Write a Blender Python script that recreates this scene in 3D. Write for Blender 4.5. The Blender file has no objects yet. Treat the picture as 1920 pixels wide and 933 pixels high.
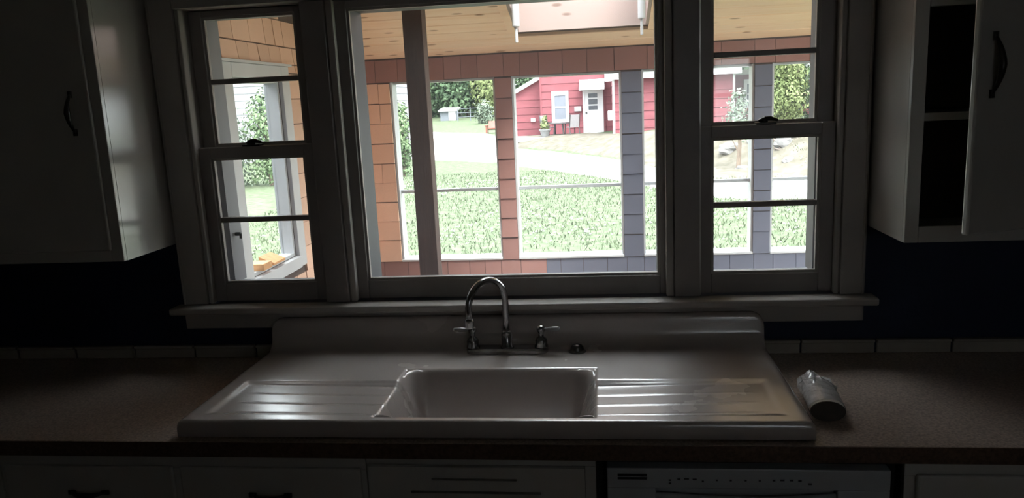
import bpy, math, random
from mathutils import Vector, Matrix, noise

scene = bpy.context.scene
COL = scene.collection
random.seed(7)

# ------------------------------------------------------------------ camera
CAM = (0.3313, -2.4905, 1.7124); YAW, PITCH, ROLL, FPX = 0.1247, 0.1901, 0.0479, 1442.0
cd = bpy.data.cameras.new('camera'); cam = bpy.data.objects.new('camera', cd); COL.objects.link(cam)
cd.sensor_fit = 'HORIZONTAL'; cd.sensor_width = 36.0; cd.lens = FPX / 1920 * 36.0; cd.clip_start = 0.05; cd.clip_end = 400
cy, sy, cp, sp = math.cos(YAW), math.sin(YAW), math.cos(PITCH), math.sin(PITCH)
fw = Vector((-sy * cp, cy * cp, -sp)); rt = Vector((cy, sy, 0)); up = rt.cross(fw)
r2 = math.cos(ROLL) * rt - math.sin(ROLL) * up; u2 = math.sin(ROLL) * rt + math.cos(ROLL) * up
m = Matrix((r2, u2, -fw)).transposed().to_4x4(); m.translation = Vector(CAM); cam.matrix_world = m
scene.camera = cam

# ------------------------------------------------------------------ world, sun, exposure
w = bpy.data.worlds.new('overcast_sky'); scene.world = w; w.use_nodes = True
wn = w.node_tree.nodes; wl = w.node_tree.links
bg = wn['Background']; bg.inputs['Strength'].default_value = 1.0
# overcast sky: three times brighter overhead than at the horizon
tcw = wn.new('ShaderNodeTexCoord'); sxw = wn.new('ShaderNodeSeparateXYZ'); wl.new(tcw.outputs['Generated'], sxw.inputs[0])
mrw = wn.new('ShaderNodeMapRange'); mrw.inputs[1].default_value = 0.0; mrw.inputs[2].default_value = 1.0; wl.new(sxw.outputs[2], mrw.inputs[0])
mxw = wn.new('ShaderNodeMix'); mxw.data_type = 'RGBA'; wl.new(mrw.outputs[0], mxw.inputs[0])
mxw.inputs[6].default_value = (1.15, 1.20, 1.25, 1); mxw.inputs[7].default_value = (3.4, 3.55, 3.7, 1); wl.new(mxw.outputs[2], bg.inputs['Color'])
sd = bpy.data.lights.new('sun', 'SUN'); sd.energy = 2.2; sd.angle = math.radians(25); sd.color = (1.0, 0.96, 0.9)
sun = bpy.data.objects.new('sun', sd); COL.objects.link(sun)
sun.rotation_euler = Vector((-0.25, 0.55, -1.0)).to_track_quat('-Z', 'Y').to_euler(); sun.location = (0, -6, 12)
vs = scene.view_settings
vs.view_transform = 'Standard'; vs.look = 'None'; vs.gamma = 1.0; vs.exposure = 2.0; vs.use_curve_mapping = False
cyc = scene.cycles
cyc.use_denoising = True; cyc.max_bounces = 14; cyc.diffuse_bounces = 8; cyc.glossy_bounces = 6; cyc.transparent_max_bounces = 24
cyc.sample_clamp_indirect = 6.0; cyc.caustics_reflective = False; cyc.caustics_refractive = False

# ------------------------------------------------------------------ materials
def srgb(r, g, b):
    f = lambda c: (c / 255 / 12.92) if c / 255 <= 0.04045 else ((c / 255 + 0.055) / 1.055) ** 2.4
    return (f(r), f(g), f(b))

def M(name, col, rough=0.5, var=0.12, scale=8.0, stretch=(1, 1, 1), bump=0.0, bscale=None, metallic=0.0, coat=0.0,
      orand=0.0, col2=None, spec=0.5, detail=4.0, rvar=0.0, crough=0.14):
    mt = bpy.data.materials.new(name); mt.use_nodes = True
    nt = mt.node_tree; N = nt.nodes; L = nt.links; b = N['Principled BSDF']
    tc = N.new('ShaderNodeTexCoord'); mp = N.new('ShaderNodeMapping'); mp.inputs['Scale'].default_value = stretch
    oi = N.new('ShaderNodeObjectInfo')
    ad = N.new('ShaderNodeVectorMath'); ad.operation = 'MULTIPLY_ADD'
    cb = N.new('ShaderNodeCombineXYZ'); L.new(oi.outputs['Random'], cb.inputs[0]); L.new(oi.outputs['Random'], cb.inputs[2])
    L.new(cb.outputs[0], ad.inputs[0]); ad.inputs[1].default_value = (37, 37, 53); L.new(tc.outputs['Object'], ad.inputs[2])
    L.new(ad.outputs[0], mp.inputs['Vector'])
    nz = N.new('ShaderNodeTexNoise'); nz.inputs['Scale'].default_value = scale; nz.inputs['Detail'].default_value = detail
    L.new(mp.outputs['Vector'], nz.inputs['Vector'])
    mx = N.new('ShaderNodeMix'); mx.data_type = 'RGBA'
    a = tuple(min(1, c * (1 - var)) for c in col) + (1,); c2 = (col2 if col2 else tuple(min(1, c * (1 + var)) for c in col)) + (1,)
    mx.inputs[6].default_value = a; mx.inputs[7].default_value = c2
    rmp = N.new('ShaderNodeMapRange'); rmp.inputs[1].default_value = 0.32; rmp.inputs[2].default_value = 0.68
    L.new(nz.outputs['Fac'], rmp.inputs[0]); L.new(rmp.outputs[0], mx.inputs[0])
    out = mx.outputs[2]
    if orand:
        hs = N.new('ShaderNodeHueSaturation')
        mr = N.new('ShaderNodeMapRange'); mr.inputs[3].default_value = 1 - orand; mr.inputs[4].default_value = 1 + orand
        L.new(oi.outputs['Random'], mr.inputs[0]); L.new(mr.outputs[0], hs.inputs['Value']); L.new(out, hs.inputs['Color']); out = hs.outputs['Color']
    L.new(out, b.inputs['Base Color'])
    b.inputs['Roughness'].default_value = rough; b.inputs['Metallic'].default_value = metallic
    b.inputs['Specular IOR Level'].default_value = spec; b.inputs['Coat Weight'].default_value = coat; b.inputs['Coat Roughness'].default_value = crough; b.inputs['Coat IOR'].default_value = 1.6
    if rvar:
        rr = N.new('ShaderNodeMapRange'); rr.inputs[3].default_value = max(0, rough - rvar); rr.inputs[4].default_value = rough + rvar
        L.new(nz.outputs['Fac'], rr.inputs[0]); L.new(rr.outputs[0], b.inputs['Roughness'])
    if bump:
        n2 = N.new('ShaderNodeTexNoise'); n2.inputs['Scale'].default_value = bscale or scale * 4; n2.inputs['Detail'].default_value = 3
        L.new(mp.outputs['Vector'], n2.inputs['Vector'])
        bp = N.new('ShaderNodeBump'); bp.inputs['Strength'].default_value = bump; bp.inputs['Distance'].default_value = 0.01
        L.new(n2.outputs['Fac'], bp.inputs['Height']); L.new(bp.outputs[0], b.inputs['Normal'])
    return mt

def pine(name, col, dark, knot):
    mt = M(name, col, 0.5, 0.1, 3.0, (1.0, 14, 14), col2=dark, orand=0.08, spec=0.3)
    nt = mt.node_tree; N = nt.nodes; L = nt.links; b = N['Principled BSDF']
    src = b.inputs['Base Color'].links[0].from_socket
    vm = [n for n in N if n.bl_idname == 'ShaderNodeVectorMath'][0]
    mp = N.new('ShaderNodeMapping'); mp.inputs['Scale'].default_value = (4.5, 13.0, 13.0); L.new(vm.outputs[0], mp.inputs['Vector'])
    vo = N.new('ShaderNodeTexVoronoi'); vo.inputs['Scale'].default_value = 1.0; L.new(mp.outputs[0], vo.inputs['Vector'])
    mr = N.new('ShaderNodeMapRange'); mr.inputs[1].default_value = 0.10; mr.inputs[2].default_value = 0.17; mr.inputs[3].default_value = 0.75; mr.inputs[4].default_value = 0.0
    L.new(vo.outputs['Distance'], mr.inputs[0])
    mx = N.new('ShaderNodeMix'); mx.data_type = 'RGBA'; L.new(mr.outputs[0], mx.inputs[0]); L.new(src, mx.inputs[6]); mx.inputs[7].default_value = knot + (1,)
    L.new(mx.outputs[2], b.inputs['Base Color'])
    return mt

def glass(name, tint=(0.97, 0.985, 0.98), refl=0.05, haze=0.015):
    mt = bpy.data.materials.new(name); mt.use_nodes = True; N = mt.node_tree.nodes; L = mt.node_tree.links
    N.remove(N['Principled BSDF']); o = N['Material Output']
    t = N.new('ShaderNodeBsdfTransparent'); t.inputs[0].default_value = tint + (1,)
    g = N.new('ShaderNodeBsdfGlossy'); g.inputs['Roughness'].default_value = 0.02
    d = N.new('ShaderNodeBsdfTranslucent'); d.inputs[0].default_value = (0.8, 0.85, 0.95, 1)
    nz = N.new('ShaderNodeTexNoise'); nz.inputs['Scale'].default_value = 3.0
    mr = N.new('ShaderNodeMapRange'); mr.inputs[3].default_value = 0.0; mr.inputs[4].default_value = haze * 2; L.new(nz.outputs['Fac'], mr.inputs[0])
    fc = N.new('ShaderNodeLayerWeight'); fc.inputs[0].default_value = 0.5
    pw = N.new('ShaderNodeMath'); pw.operation = 'POWER'; pw.inputs[1].default_value = 5.0; L.new(fc.outputs['Facing'], pw.inputs[0])
    lw = N.new('ShaderNodeMath'); lw.operation = 'MULTIPLY_ADD'; lw.inputs[1].default_value = refl * 10; lw.inputs[2].default_value = refl * 0.5; L.new(pw.outputs[0], lw.inputs[0])
    m1 = N.new('ShaderNodeMixShader'); m2 = N.new('ShaderNodeMixShader')
    L.new(lw.outputs[0], m1.inputs[0]); L.new(t.outputs[0], m1.inputs[1]); L.new(g.outputs[0], m1.inputs[2])
    L.new(mr.outputs[0], m2.inputs[0]); L.new(m1.outputs[0], m2.inputs[1]); L.new(d.outputs[0], m2.inputs[2])
    L.new(m2.outputs[0], o.inputs['Surface']); return mt

MAT = dict(
    navy=M('navy_wall_paint', (0.008, 0.015, 0.05), 0.6, 0.15, 3, bump=0.1, bscale=60),
    roomwall=M('dim_room_paint', (0.24, 0.225, 0.20), 0.7, 0.1, 3),
    plaster=M('ceiling_plaster', (0.48, 0.47, 0.45), 0.8, 0.05, 3),
    floorwood=M('brown_floor', (0.16, 0.09, 0.05), 0.5, 0.3, 4, (1, 12, 1)),
    trim=M('cream_trim_paint', (0.40, 0.375, 0.35), 0.55, 0.06, 6, bump=0.06, bscale=40),
    sash=M('shaded_cream_paint', (0.30, 0.275, 0.265), 0.38, 0.08, 6, bump=0.06, bscale=40),  # same cream as the trim, darkened for shade beside the bright glass
    extjamb=M('outer_jamb_paint', (0.16, 0.16, 0.175), 0.5, 0.08, 6),
    shadejamb=M('shaded_outer_jamb', (0.035, 0.036, 0.045), 0.5, 0.1, 6),  # darker copy of the outer jamb paint, shade put into the colour
    cab=M('cabinet_gloss_paint', (0.50, 0.485, 0.455), 0.30, 0.05, 5, bump=0.03, bscale=25, coat=1.0),
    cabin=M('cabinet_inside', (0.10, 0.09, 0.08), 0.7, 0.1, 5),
    tile=M('cream_tile_glaze', (0.38, 0.35, 0.31), 0.25, 0.08, 9, orand=0.06),
    grout=M('dark_grout', (0.05, 0.045, 0.04), 0.9, 0.1, 20),
    counter=M('brown_speckled_laminate', (0.44, 0.33, 0.27), 0.38, 0.4, 160, col2=(0.62, 0.50, 0.43), bump=0.02, bscale=200, coat=0.7, crough=0.3),
    counteredge=M('brown_laminate_edge', (0.10, 0.06, 0.04), 0.4, 0.4, 120),
    enamel=M('cream_porcelain_enamel', (0.50, 0.45, 0.43), 0.26, 0.04, 4, coat=1.0, rvar=0.05, spec=0.9, crough=0.24),
    chrome=M('brushed_chrome', (0.42, 0.42, 0.43), 0.16, 0.05, 10, metallic=1.0),
    porcelain=M('white_porcelain', (0.34, 0.34, 0.34), 0.15, 0.03, 10, coat=0.5),
    darkmetal=M('dark_bronze', (0.03, 0.028, 0.026), 0.35, 0.2, 30, metallic=0.7),
    nickel=M('aged_nickel_pull', (0.07, 0.066, 0.062), 0.3, 0.2, 30, metallic=0.9),
    black=M('black_gap', (0.008, 0.008, 0.008), 0.8, 0.1, 10),
    dish=M('white_appliance', (0.42, 0.44, 0.46), 0.3, 0.03, 5),
    print=M('grey_panel_print', (0.05, 0.05, 0.055), 0.6, 0.1, 20),
    paper=M('white_paper_roll', (0.72, 0.70, 0.66), 0.6, 0.05, 30),
    shaded_end=M('shaded_roll_end', (0.07, 0.06, 0.05), 0.8, 0.2, 30),  # shade on the roll's near end, put into its colour
    film=M('crinkled_clear_film', (0.72, 0.73, 0.76), 0.18, 0.15, 18, bump=0.5, bscale=40, coat=0.6),
    glass=glass('window_glass'), oglass=glass('porch_glass', (0.98, 0.99, 0.99), 0.015, 0.004),
    cedar=M('cedar_shingle', srgb(228, 188, 164), 0.75, 0.10, 5, (14, 14, 1), orand=0.07, bump=0.25, bscale=12, spec=0.2),
    mauve=M('cedar_shingle_mauve_light', srgb(152, 113, 106), 0.75, 0.10, 5, (14, 14, 1), orand=0.08, bump=0.25, bscale=12, spec=0.2),
    slate=M('cedar_shingle_blue_light', srgb(110, 112, 126), 0.75, 0.10, 5, (14, 14, 1), orand=0.06, bump=0.25, bscale=12, spec=0.2),  # mauve and blue tones carry the mixed light, not a stain
    sheath=M('shingle_underlay', (0.10, 0.07, 0.06), 0.9, 0.1, 8),
    pine=pine('knotty_pine_board', srgb(244, 212, 184), srgb(230, 192, 160), srgb(120, 80, 56)),
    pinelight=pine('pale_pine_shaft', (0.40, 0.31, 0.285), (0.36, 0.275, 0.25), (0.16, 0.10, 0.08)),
    post=M('brown_post_wood', srgb(72, 48, 38), 0.7, 0.12, 4, (16, 16, 1), bump=0.2, bscale=10),
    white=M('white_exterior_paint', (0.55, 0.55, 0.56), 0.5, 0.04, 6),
    clap=M('toned_white_clapboard', (0.20, 0.20, 0.205), 0.6, 0.06, 6, orand=0.05),  # white toned down so the board lines do not burn out
    storm=M('grey_storm_frame', (0.42, 0.44, 0.46), 0.4, 0.08, 8),
    deck=M('porch_floor_board', (0.50, 0.42, 0.34), 0.7, 0.15, 4, (1, 12, 1)),
    lumber=M('scrap_lumber', srgb(214, 160, 110), 0.7, 0.12, 6, (1, 10, 10)),
    lawn=M('lawn_grass', (0.062, 0.085, 0.043), 0.9, 0.2, 6.0, col2=(0.098, 0.115, 0.072), bump=0.8, bscale=30, detail=10, spec=0.1),
    bank=M('dry_bank_grass', (0.092, 0.083, 0.062), 0.95, 0.15, 3.5, col2=(0.130, 0.116, 0.095), bump=0.8, bscale=12, detail=10, spec=0.1),
    gravel=M('pale_gravel', (0.36, 0.345, 0.33), 0.95, 0.12, 6, bump=0.4, bscale=40, spec=0.1),
    concrete=M('pale_concrete', (0.34, 0.33, 0.32), 0.9, 0.08, 3),
    red=M('red_siding_paint', (0.19, 0.058, 0.068), 0.7, 0.1, 2, (1, 1, 4), orand=0.06, spec=0.2),
    roof=M('grey_roof', (0.30, 0.31, 0.33), 0.9, 0.15, 6),
    housepane=M('curtained_pane', (0.14, 0.15, 0.18), 0.2, 0.1, 3),
    darkpane=M('dark_door_pane', (0.07, 0.075, 0.09), 0.2, 0.3, 8),
    iron=M('dark_patio_metal', (0.06, 0.055, 0.055), 0.5, 0.2, 20, metallic=0.3),
    sling=M('grey_sling_fabric', (0.26, 0.25, 0.26), 0.8, 0.1, 20),
    pot=M('grey_planter_clay', (0.17, 0.17, 0.17), 0.7, 0.15, 10),
    orange=M('orange_red_paint', (0.22, 0.07, 0.05), 0.6, 0.1, 6),
    rock=M('pale_boulder', (0.16, 0.152, 0.148), 0.9, 0.25, 3, bump=0.8, bscale=9),
    bark=M('tree_bark', (0.16, 0.12, 0.09), 0.9, 0.25, 6, (6, 6, 1), bump=0.6),
    root=M('dry_roots', (0.13, 0.105, 0.09), 0.9, 0.25, 6),
    leaf1=M('mid_green_leaves', (0.075, 0.12, 0.055), 0.6, 0.3, 1.2, col2=(0.13, 0.19, 0.09), spec=0.2),
    leaf2=M('dark_green_leaves', (0.05, 0.085, 0.045), 0.6, 0.3, 1.2, col2=(0.09, 0.14, 0.07), spec=0.2),
    leaf3=M('yellow_green_leaves', (0.12, 0.155, 0.055), 0.6, 0.25, 1.2, col2=(0.18, 0.21, 0.09), spec=0.2),
    leaf4=M('grey_green_leaves', (0.09, 0.12, 0.085), 0.6, 0.25, 1.5, col2=(0.15, 0.185, 0.135), spec=0.2),
    clover=M('white_clover_heads', (0.30, 0.32, 0.26), 0.9, 0.1, 30),
    shedgrey=M('grey_shed_boards', (0.13, 0.14, 0.16), 0.7, 0.1, 4, (6, 6, 1)),
)

# ------------------------------------------------------------------ mesh helpers
class B:
    def __init__(s): s.v = []; s.f = []
    def add(s, vs, fs):
        o = len(s.v); s.v += [tuple(v) for v in vs]; s.f += [tuple(i + o for i in f) for f in fs]; return s
    def box(s, x0, x1, y0, y1, z0, z1):
        return s.add([(x0, y0, z0), (x1, y0, z0), (x1, y1, z0), (x0, y1, z0), (x0, y0, z1), (x1, y0, z1), (x1, y1, z1), (x0, y1, z1)],
                     [(0, 3, 2, 1), (4, 5, 6, 7), (0, 1, 5, 4), (1, 2, 6, 5), (2, 3, 7, 6), (3, 0, 4, 7)])
    def prism(s, pts, axis, a0, a1):
        # pts: 2D polygon in the two remaining axes (in order), extruded along axis
        def P(p, a):
            q = list(p); q.insert(axis, a); return tuple(q)
        n = len(pts)
        vs = [P(p, a0) for p in pts] + [P(p, a1) for p in pts]
        fs = [tuple(range(n))[::-1], tuple(range(n, 2 * n))] + [(i, (i + 1) % n, n + (i + 1) % n, n + i) for i in range(n)]
        return s.add(vs, fs)
    def tube(s, pts, rad, seg=12, cap=True):
        pts = [Vector(p) for p in pts]; n = len(pts); R_ = rad if isinstance(rad, (list, tuple)) else [rad] * n
        vs = []; t0 = (pts[1] - pts[0]).normalized(); a = t0.orthogonal().normalized()
        for i, p in enumerate(pts):
            t = ((pts[min(i + 1, n - 1)] - pts[max(i - 1, 0)])).normalized()
            a = (a - t * a.dot(t)).normalized(); b = t.cross(a)
            for k in range(seg):
                q = 2 * math.pi * k / seg; vs.append(p + (a * math.cos(q) + b * math.sin(q)) * R_[i])
        fs = [(i * seg + k, i * seg + (k + 1) % seg, (i + 1) * seg + (k + 1) % seg, (i + 1) * seg + k) for i in range(n - 1) for k in range(seg)]
        if cap: fs += [tuple(range(seg))[::-1], tuple((n - 1) * seg + k for k in range(seg))]
        return s.add(vs, fs)
    def lathe(s, prof, c, seg=24):
        # prof: (r, z) bottom to top, about vertical axis at c
        vs = []; n = len(prof)
        for r, z in prof:
            for k in range(seg):
                q = 2 * math.pi * k / seg; vs.append((c[0] + r * math.cos(q), c[1] + r * math.sin(q), c[2] + z))
        fs = [(i * seg + k, i * seg + (k + 1) % seg, (i + 1) * seg + (k + 1) % seg, (i + 1) * seg + k) for i in range(n - 1) for k in range(seg)]
        fs += [tuple(range(seg))[::-1], tuple((n - 1) * seg + k for k in range(seg))]
        return s.add(vs, fs)
    def mesh(s, name, off=(0, 0, 0)):
        me = bpy.data.meshes.new(name)
        me.from_pydata([(v[0] - off[0], v[1] - off[1], v[2] - off[2]) for v in s.v], [], s.f); me.update(); return me

def box(*a): return B().box(*a)
ORIG = {}
def origin(o): return ORIG.get(o.name, (0, 0, 0))
def props(o, label=None, cat=None, group=None, kind=None):
    if label: o['label'] = label
    if cat: o['category'] = cat
    if group: o['group'] = group
    if kind: o['kind'] = kind
    return o
def finish(o, mat, smooth, bevel):
    o.data.materials.append(MAT[mat] if isinstance(mat, str) else mat)
    if smooth:
        for p in o.data.polygons: p.use_smooth = True
    if bevel:
        bv = o.modifiers.new('bevel', 'BEVEL'); bv.width = bevel; bv.segments = 2; bv.limit_method = 'ANGLE'; bv.angle_limit = math.radians(40)
    return o
def part(name, b, mat, parent, smooth=False, bevel=0.0, label=None):
    off = origin(parent)
    o = bpy.data.objects.new(name, b.mesh(name, off)); COL.objects.link(o); o.parent = parent
    ORIG[o.name] = off
    if label: o['label'] = label
    return finish(o, mat, smooth, bevel)
def single(name, b, mat, label, cat, group=None, kind=None, smooth=False, bevel=0.0, loc=None):
    if loc is None:
        xs, ys, zs = zip(*b.v); loc = ((min(xs) + max(xs)) / 2, (min(ys) + max(ys)) / 2, min(zs))
    o = bpy.data.objects.new(name, b.mesh(name, loc)); COL.objects.link(o); o.location = loc; ORIG[o.name] = tuple(loc)
    finish(o, mat, smooth, bevel); return props(o, label, cat, group, kind)
def thing(name, label, cat, loc=(0, 0, 0), group=None, kind=None, rotz=0.0):
    o = bpy.data.objects.new(name, None); COL.objects.link(o); o.location = loc; o.empty_display_size = 0.1
    o.rotation_euler = (0, 0, rotz)
    ORIG[o.name] = tuple(loc) if not rotz else (0, 0, 0)      # rotated things are built in local coordinates
    return props(o, label, cat, group, kind)
def struct(name, b, mat, label, cat, bevel=0.0, loc=(0, 0, 0), smooth=False):
    return single(name, b, mat, label, cat, kind='structure', bevel=bevel, loc=loc, smooth=smooth)
def sst(a, b, t):
    t = min(1.0, max(0.0, (t - a) / (b - a))); return t * t * (3 - 2 * t)
def lerp(x, xs, ys):
    if x <= xs[0]: return ys[0]
    for i in range(len(xs) - 1):
        if x <= xs[i + 1]: return ys[i] + (ys[i + 1] - ys[i]) * (x - xs[i]) / (xs[i + 1] - xs[i])
    return ys[-1]

# ================================================================== ROOM SHELL
RX, RY, RZ = 2.35, -3.9, 2.45
struct('floor', box(-RX, RX, RY, 0, -0.1, 0), 'floorwood', 'brown wooden kitchen floor below the cabinets', 'floor')
struct('ceiling', box(-RX - .1, RX + .1, RY - .1, 0.18, RZ, RZ + 0.15), 'plaster', 'plain kitchen ceiling above the cabinets', 'ceiling')
struct('wall_left', box(-RX - .12, -RX, RY, 0, 0, RZ), 'roomwall', 'kitchen side wall beyond the closed wall cabinet', 'wall')
struct('wall_right', box(RX, RX + .12, RY, 0, 0, RZ), 'roomwall', 'kitchen side wall beyond the open wall cabinet', 'wall')
struct('wall_back', B().box(-RX, 1.2, RY - .12, RY, 0, RZ).box(1.56, RX, RY - .12, RY, 0, RZ).box(1.2, 1.56, RY - .12, RY, 0, 1.35).box(1.2, 1.56, RY - .12, RY, 2.0, RZ), 'roomwall', 'kitchen wall opposite the sink windows', 'wall')
WT = 0.18
wf = B().box(-RX - .12, -1.06, 0, WT, -.3, RZ).box(1.06, RX + .12, 0, WT, -.3, RZ).box(-1.06, 1.06, 0, WT, -.3, 1.05).box(-1.06, 1.06, 0, WT, 2.075, RZ)
wall_front = struct('wall_front', wf, 'navy', 'dark navy blue kitchen wall around the three windows', 'wall')
# backsplash tile rows either side of the sink
def tiles(edges):
    for a, b in zip(edges[:-1], edges[1:]):
        part('tile', box(a + .003, b - .003, -0.012, -0.001, 0.863, 0.899), 'tile', wall_front, bevel=0.003)
        part('tile_cap', box(a + .003, b - .003, -0.019, -0.001, 0.8995, 0.909), 'tile', wall_front, bevel=0.003)
tiles([-2.29, -2.06, -1.83, -1.60, -1.37, -1.14, -0.91, -0.83])
tiles([0.83, 0.949, 1.18, 1.411, 1.64, 1.87, 2.10, 2.33])

# ================================================================== WINDOW BANK
YC = -0.022
struct('trim_1', B().box(-1.152, -1.062, YC, -.001, 1.062, 2.16).box(-1.148, -1.14, YC - .006, YC, 1.062, 2.16), 'trim', 'flat cream casing board next to the closed wall cabinet', 'trim', 0.003)
struct('trim_2', B().box(1.062, 1.136, YC, -.001, 1.062, 2.16).box(1.124, 1.132, YC - .006, YC, 1.062, 2.16), 'trim', 'flat cream casing board next to the open wall cabinet', 'trim', 0.003)
struct('trim_3', box(-0.628, -0.548, YC, -.001, 1.062, 2.055), 'sash', 'cream mullion casing between picture window and window by the closed cabinet', 'trim', 0.003)
struct('trim_4', box(0.548, 0.628, YC, -.001, 1.062, 2.055), 'sash', 'cream mullion casing between picture window and window by the open cabinet', 'trim', 0.003)
struct('trim_5', box(-1.06, 1.06, YC, -.001, 2.057, 2.16), 'trim', 'cream head casing running above all three windows', 'trim', 0.003)
struct('trim_6', box(-1.18, 1.165, -0.075, -.001, 1.036, 1.060), 'trim', 'long cream window stool running under all three windows', 'window sill', 0.006)
struct('trim_7', box(-1.152, 1.136, YC, -.001, 0.974, 1.035), 'trim', 'cream apron board below the window stool behind the sink', 'trim', 0.003)
# thin stop beads standing on the casings
def bead(par, x0, x1, z0=1.062, z1=2.056):
    part('stop_bead', box(x0, x1, -0.014, 0.012, z0, z1), 'trim', par, bevel=0.004)

def sash(par, name, x0, x1, z0, z1, yc, rails, mz):
    """one wooden sash: frame with glass opening, a horizontal muntin and two panes"""
    gx0, gx1, gz0, gz1 = rails; t = 0.017
    b = B().box(x0, gx0, yc - t, yc + t, z0, z1).box(gx1, x1, yc - t, yc + t, z0, z1).box(gx0, gx1, yc - t, yc + t, z0, gz0).box(gx0, gx1, yc - t, yc + t, gz1, z1)
    s = part(name, b, 'sash', par, bevel=0.003)
    part('glazing_bead', B().box(gx0, gx0 + .008, yc - .010, yc + .004, gz0, gz1).box(gx1 - .008, gx1, yc - .010, yc + .004, gz0, gz1)
         .box(gx0 + .008, gx1 - .008, yc - .010, yc + .004, gz0, gz0 + .008).box(gx0 + .008, gx1 - .008, yc - .010, yc + .004, gz1 - .008, gz1), 'trim', s)
    zs = [gz0] + ([mz] if mz else []) + [gz1]
    if mz:
        part('muntin', B().box(gx0 + .008, gx1 - .008, yc - .013, yc + .010, mz - .009, mz + .009), 'sash', s, bevel=0.003)
    for a, c in zip(zs[:-1], zs[1:]):
        part('pane', box(gx0 + .001, gx1 - .001, yc + .004, yc + .007, a + .002, c - .002), 'glass', s)
    return s

def double_hung(name, sgn, label, locks):
    x0, x1 = (0.628, 1.048) if sgn > 0 else (-1.048, -0.628)
    gx0, gx1 = (0.668, 1.002) if sgn > 0 else (-1.006, -0.672)
    r = thing(name, label, 'window', ((x0 + x1) / 2, 0.05, 1.06), kind='structure')
    # frame: side jambs, head, sill and outer blind stops
    f = B().box(x0 - .012, x0, .001, WT, 1.062, 2.072).box(x1, x1 + .012, .001, WT, 1.062, 2.072).box(x0, x1, .001, WT, 2.057, 2.072)
    part('jamb', f, 'trim', r)
    part('blind_stop', B().box(x0, gx0 - .002, .092, WT, 1.11, 2.056).box(gx1 + .002, x1, .092, WT, 1.11, 2.056).box(gx0 - .002, gx1 + .002, .092, WT, 2.036, 2.056), 'extjamb', r)
    part('outer_sill', B().prism([(.05, 1.062), (WT + .03, 1.062), (WT + .03, 1.098), (.052, 1.118)], 0, x0, x1), 'extjamb', r)
    bead(r, x0 - .012, x0 + .004); bead(r, x1 - .004, x1 + .012)
    lo = sash(r, 'lower_sash', x0 + .001, x1 - .001, 1.064, 1.603, 0.030, (gx0, gx1, 1.127, 1.566), 1.352)
    hi = sash(r, 'upper_sash', x0 + .001, x1 - .001, 1.572, 2.055, 0.068, (gx0 + .004, gx1 - .004, 1.606, 2.034), 1.822)
    lx = locks; k = lx
    b = B().box(k - .033, k + .028, .014, .050, 1.603, 1.609).lathe([(.013, 0), (.014, .010), (.009, .015)], (k - .008, .032, 1.609), 14)
    b.tube([(k - .022, .034, 1.613), (k - .005, .026, 1.620), (k + .012, .024, 1.621), (k + .034, .022, 1.614)], [.006, .0075, .007, .004], 8)
    part('sash_lock', b, 'darkmetal', lo, smooth=False, bevel=0.001, label='dark metal sash lock')
    return r
w1 = double_hung('window_1', -1, 'double hung window beside the closed wall cabinet, cream sashes', -0.855)
part('latch_pin', B().tube([(-1.004, .125, 1.285), (-.985, .125, 1.285)], .007, 10).tube([(-.985, .125, 1.285), (-.982, .118, 1.27)], .005, 8), 'darkmetal', w1, label='small dark latch pin')
double_hung('window_2', 1, 'double hung window beside the open wall cabinet, cream sashes', 0.838)
w3 = thing('window_3', 'wide fixed picture window above the sink with cream frame', 'window', (0, .05, 1.06), kind='structure')
part('jamb', B().box(-.546, -.534, .001, WT, 1.062, 2.072).box(.534, .546, .001, WT, 1.062, 2.072).box(-.534, .534, .001, WT, 2.057, 2.072), 'trim', w3)
part('blind_stop', B().box(-.534, -.487, .062, WT, 1.10, 2.056).box(.503, .534, .062, WT, 1.10, 2.056).box(-.487, .503, .062, WT, 2.03, 2.056), 'shadejamb', w3)
part('outer_sill', B().prism([(.05, 1.062), (WT + .03, 1.062), (WT + .03, 1.098), (.052, 1.118)], 0, -.534, .534), 'extjamb', w3)
bead(w3, -.546, -.522); bead(w3, .522, .546)
sash(w3, 'fixed_sash', -.533, .533, 1.064, 2.055, 0.035, (-.488, .504, 1.127, 2.030), None)
# solid mullion posts between the windows
struct('trim_8', box(-0.6155, -0.5465, .001, WT, 1.05, 2.075), 'extjamb', 'solid post between picture window and window by closed cabinet', 'post')
struct('trim_9', box(0.5465, 0.6155, .001, WT, 1.05, 2.075), 'extjamb', 'solid post between picture window and window by open cabinet', 'post')

# small unseen window added behind the viewer to light the cabinet fronts
w9 = thing('window_9', 'small white window added behind the viewer to light the cabinet fronts', 'window', (1.46, RY - .06, 1.35), kind='structure')
part('frame', B().box(1.201, 1.24, RY - .10, RY - .02, 1.351, 1.999).box(1.52, 1.559, RY - .10, RY - .02, 1.351, 1.999).box(1.24, 1.52, RY - .10, RY - .02, 1.351, 1.39).box(1.24, 1.52, RY - .10, RY - .02, 1.96, 1.999).box(1.24, 1.52, RY - .085, RY - .04, 1.66, 1.69), 'trim', w9)
for a, c in ((1.39, 1.66), (1.69, 1.96)): part('pane', box(1.24, 1.52, RY - .065, RY - .06, a, c), 'glass', w9)

# ================================================================== COUNTER, BASE UNITS
CT = 0.862; CF = -0.692
cb = B().box(-RX + .002, -.80, CF, -.001, CT - .035, CT).box(.80, RX - .002, CF, -.001, CT - .035, CT).box(-.80, .80, CF, -.645, CT - .035, CT).box(-.80, .80, -.06, -.001, CT - .035, CT)
counter = single('countertop', cb, 'counter', 'brown speckled laminate countertop running either side of the white sink', 'countertop', loc=(0, 0, 0))
part('front_edge', box(-RX + .002, RX - .002, CF - .004, CF, CT - .042, CT - .0005), 'counteredge', counter, bevel=0.001)

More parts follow.
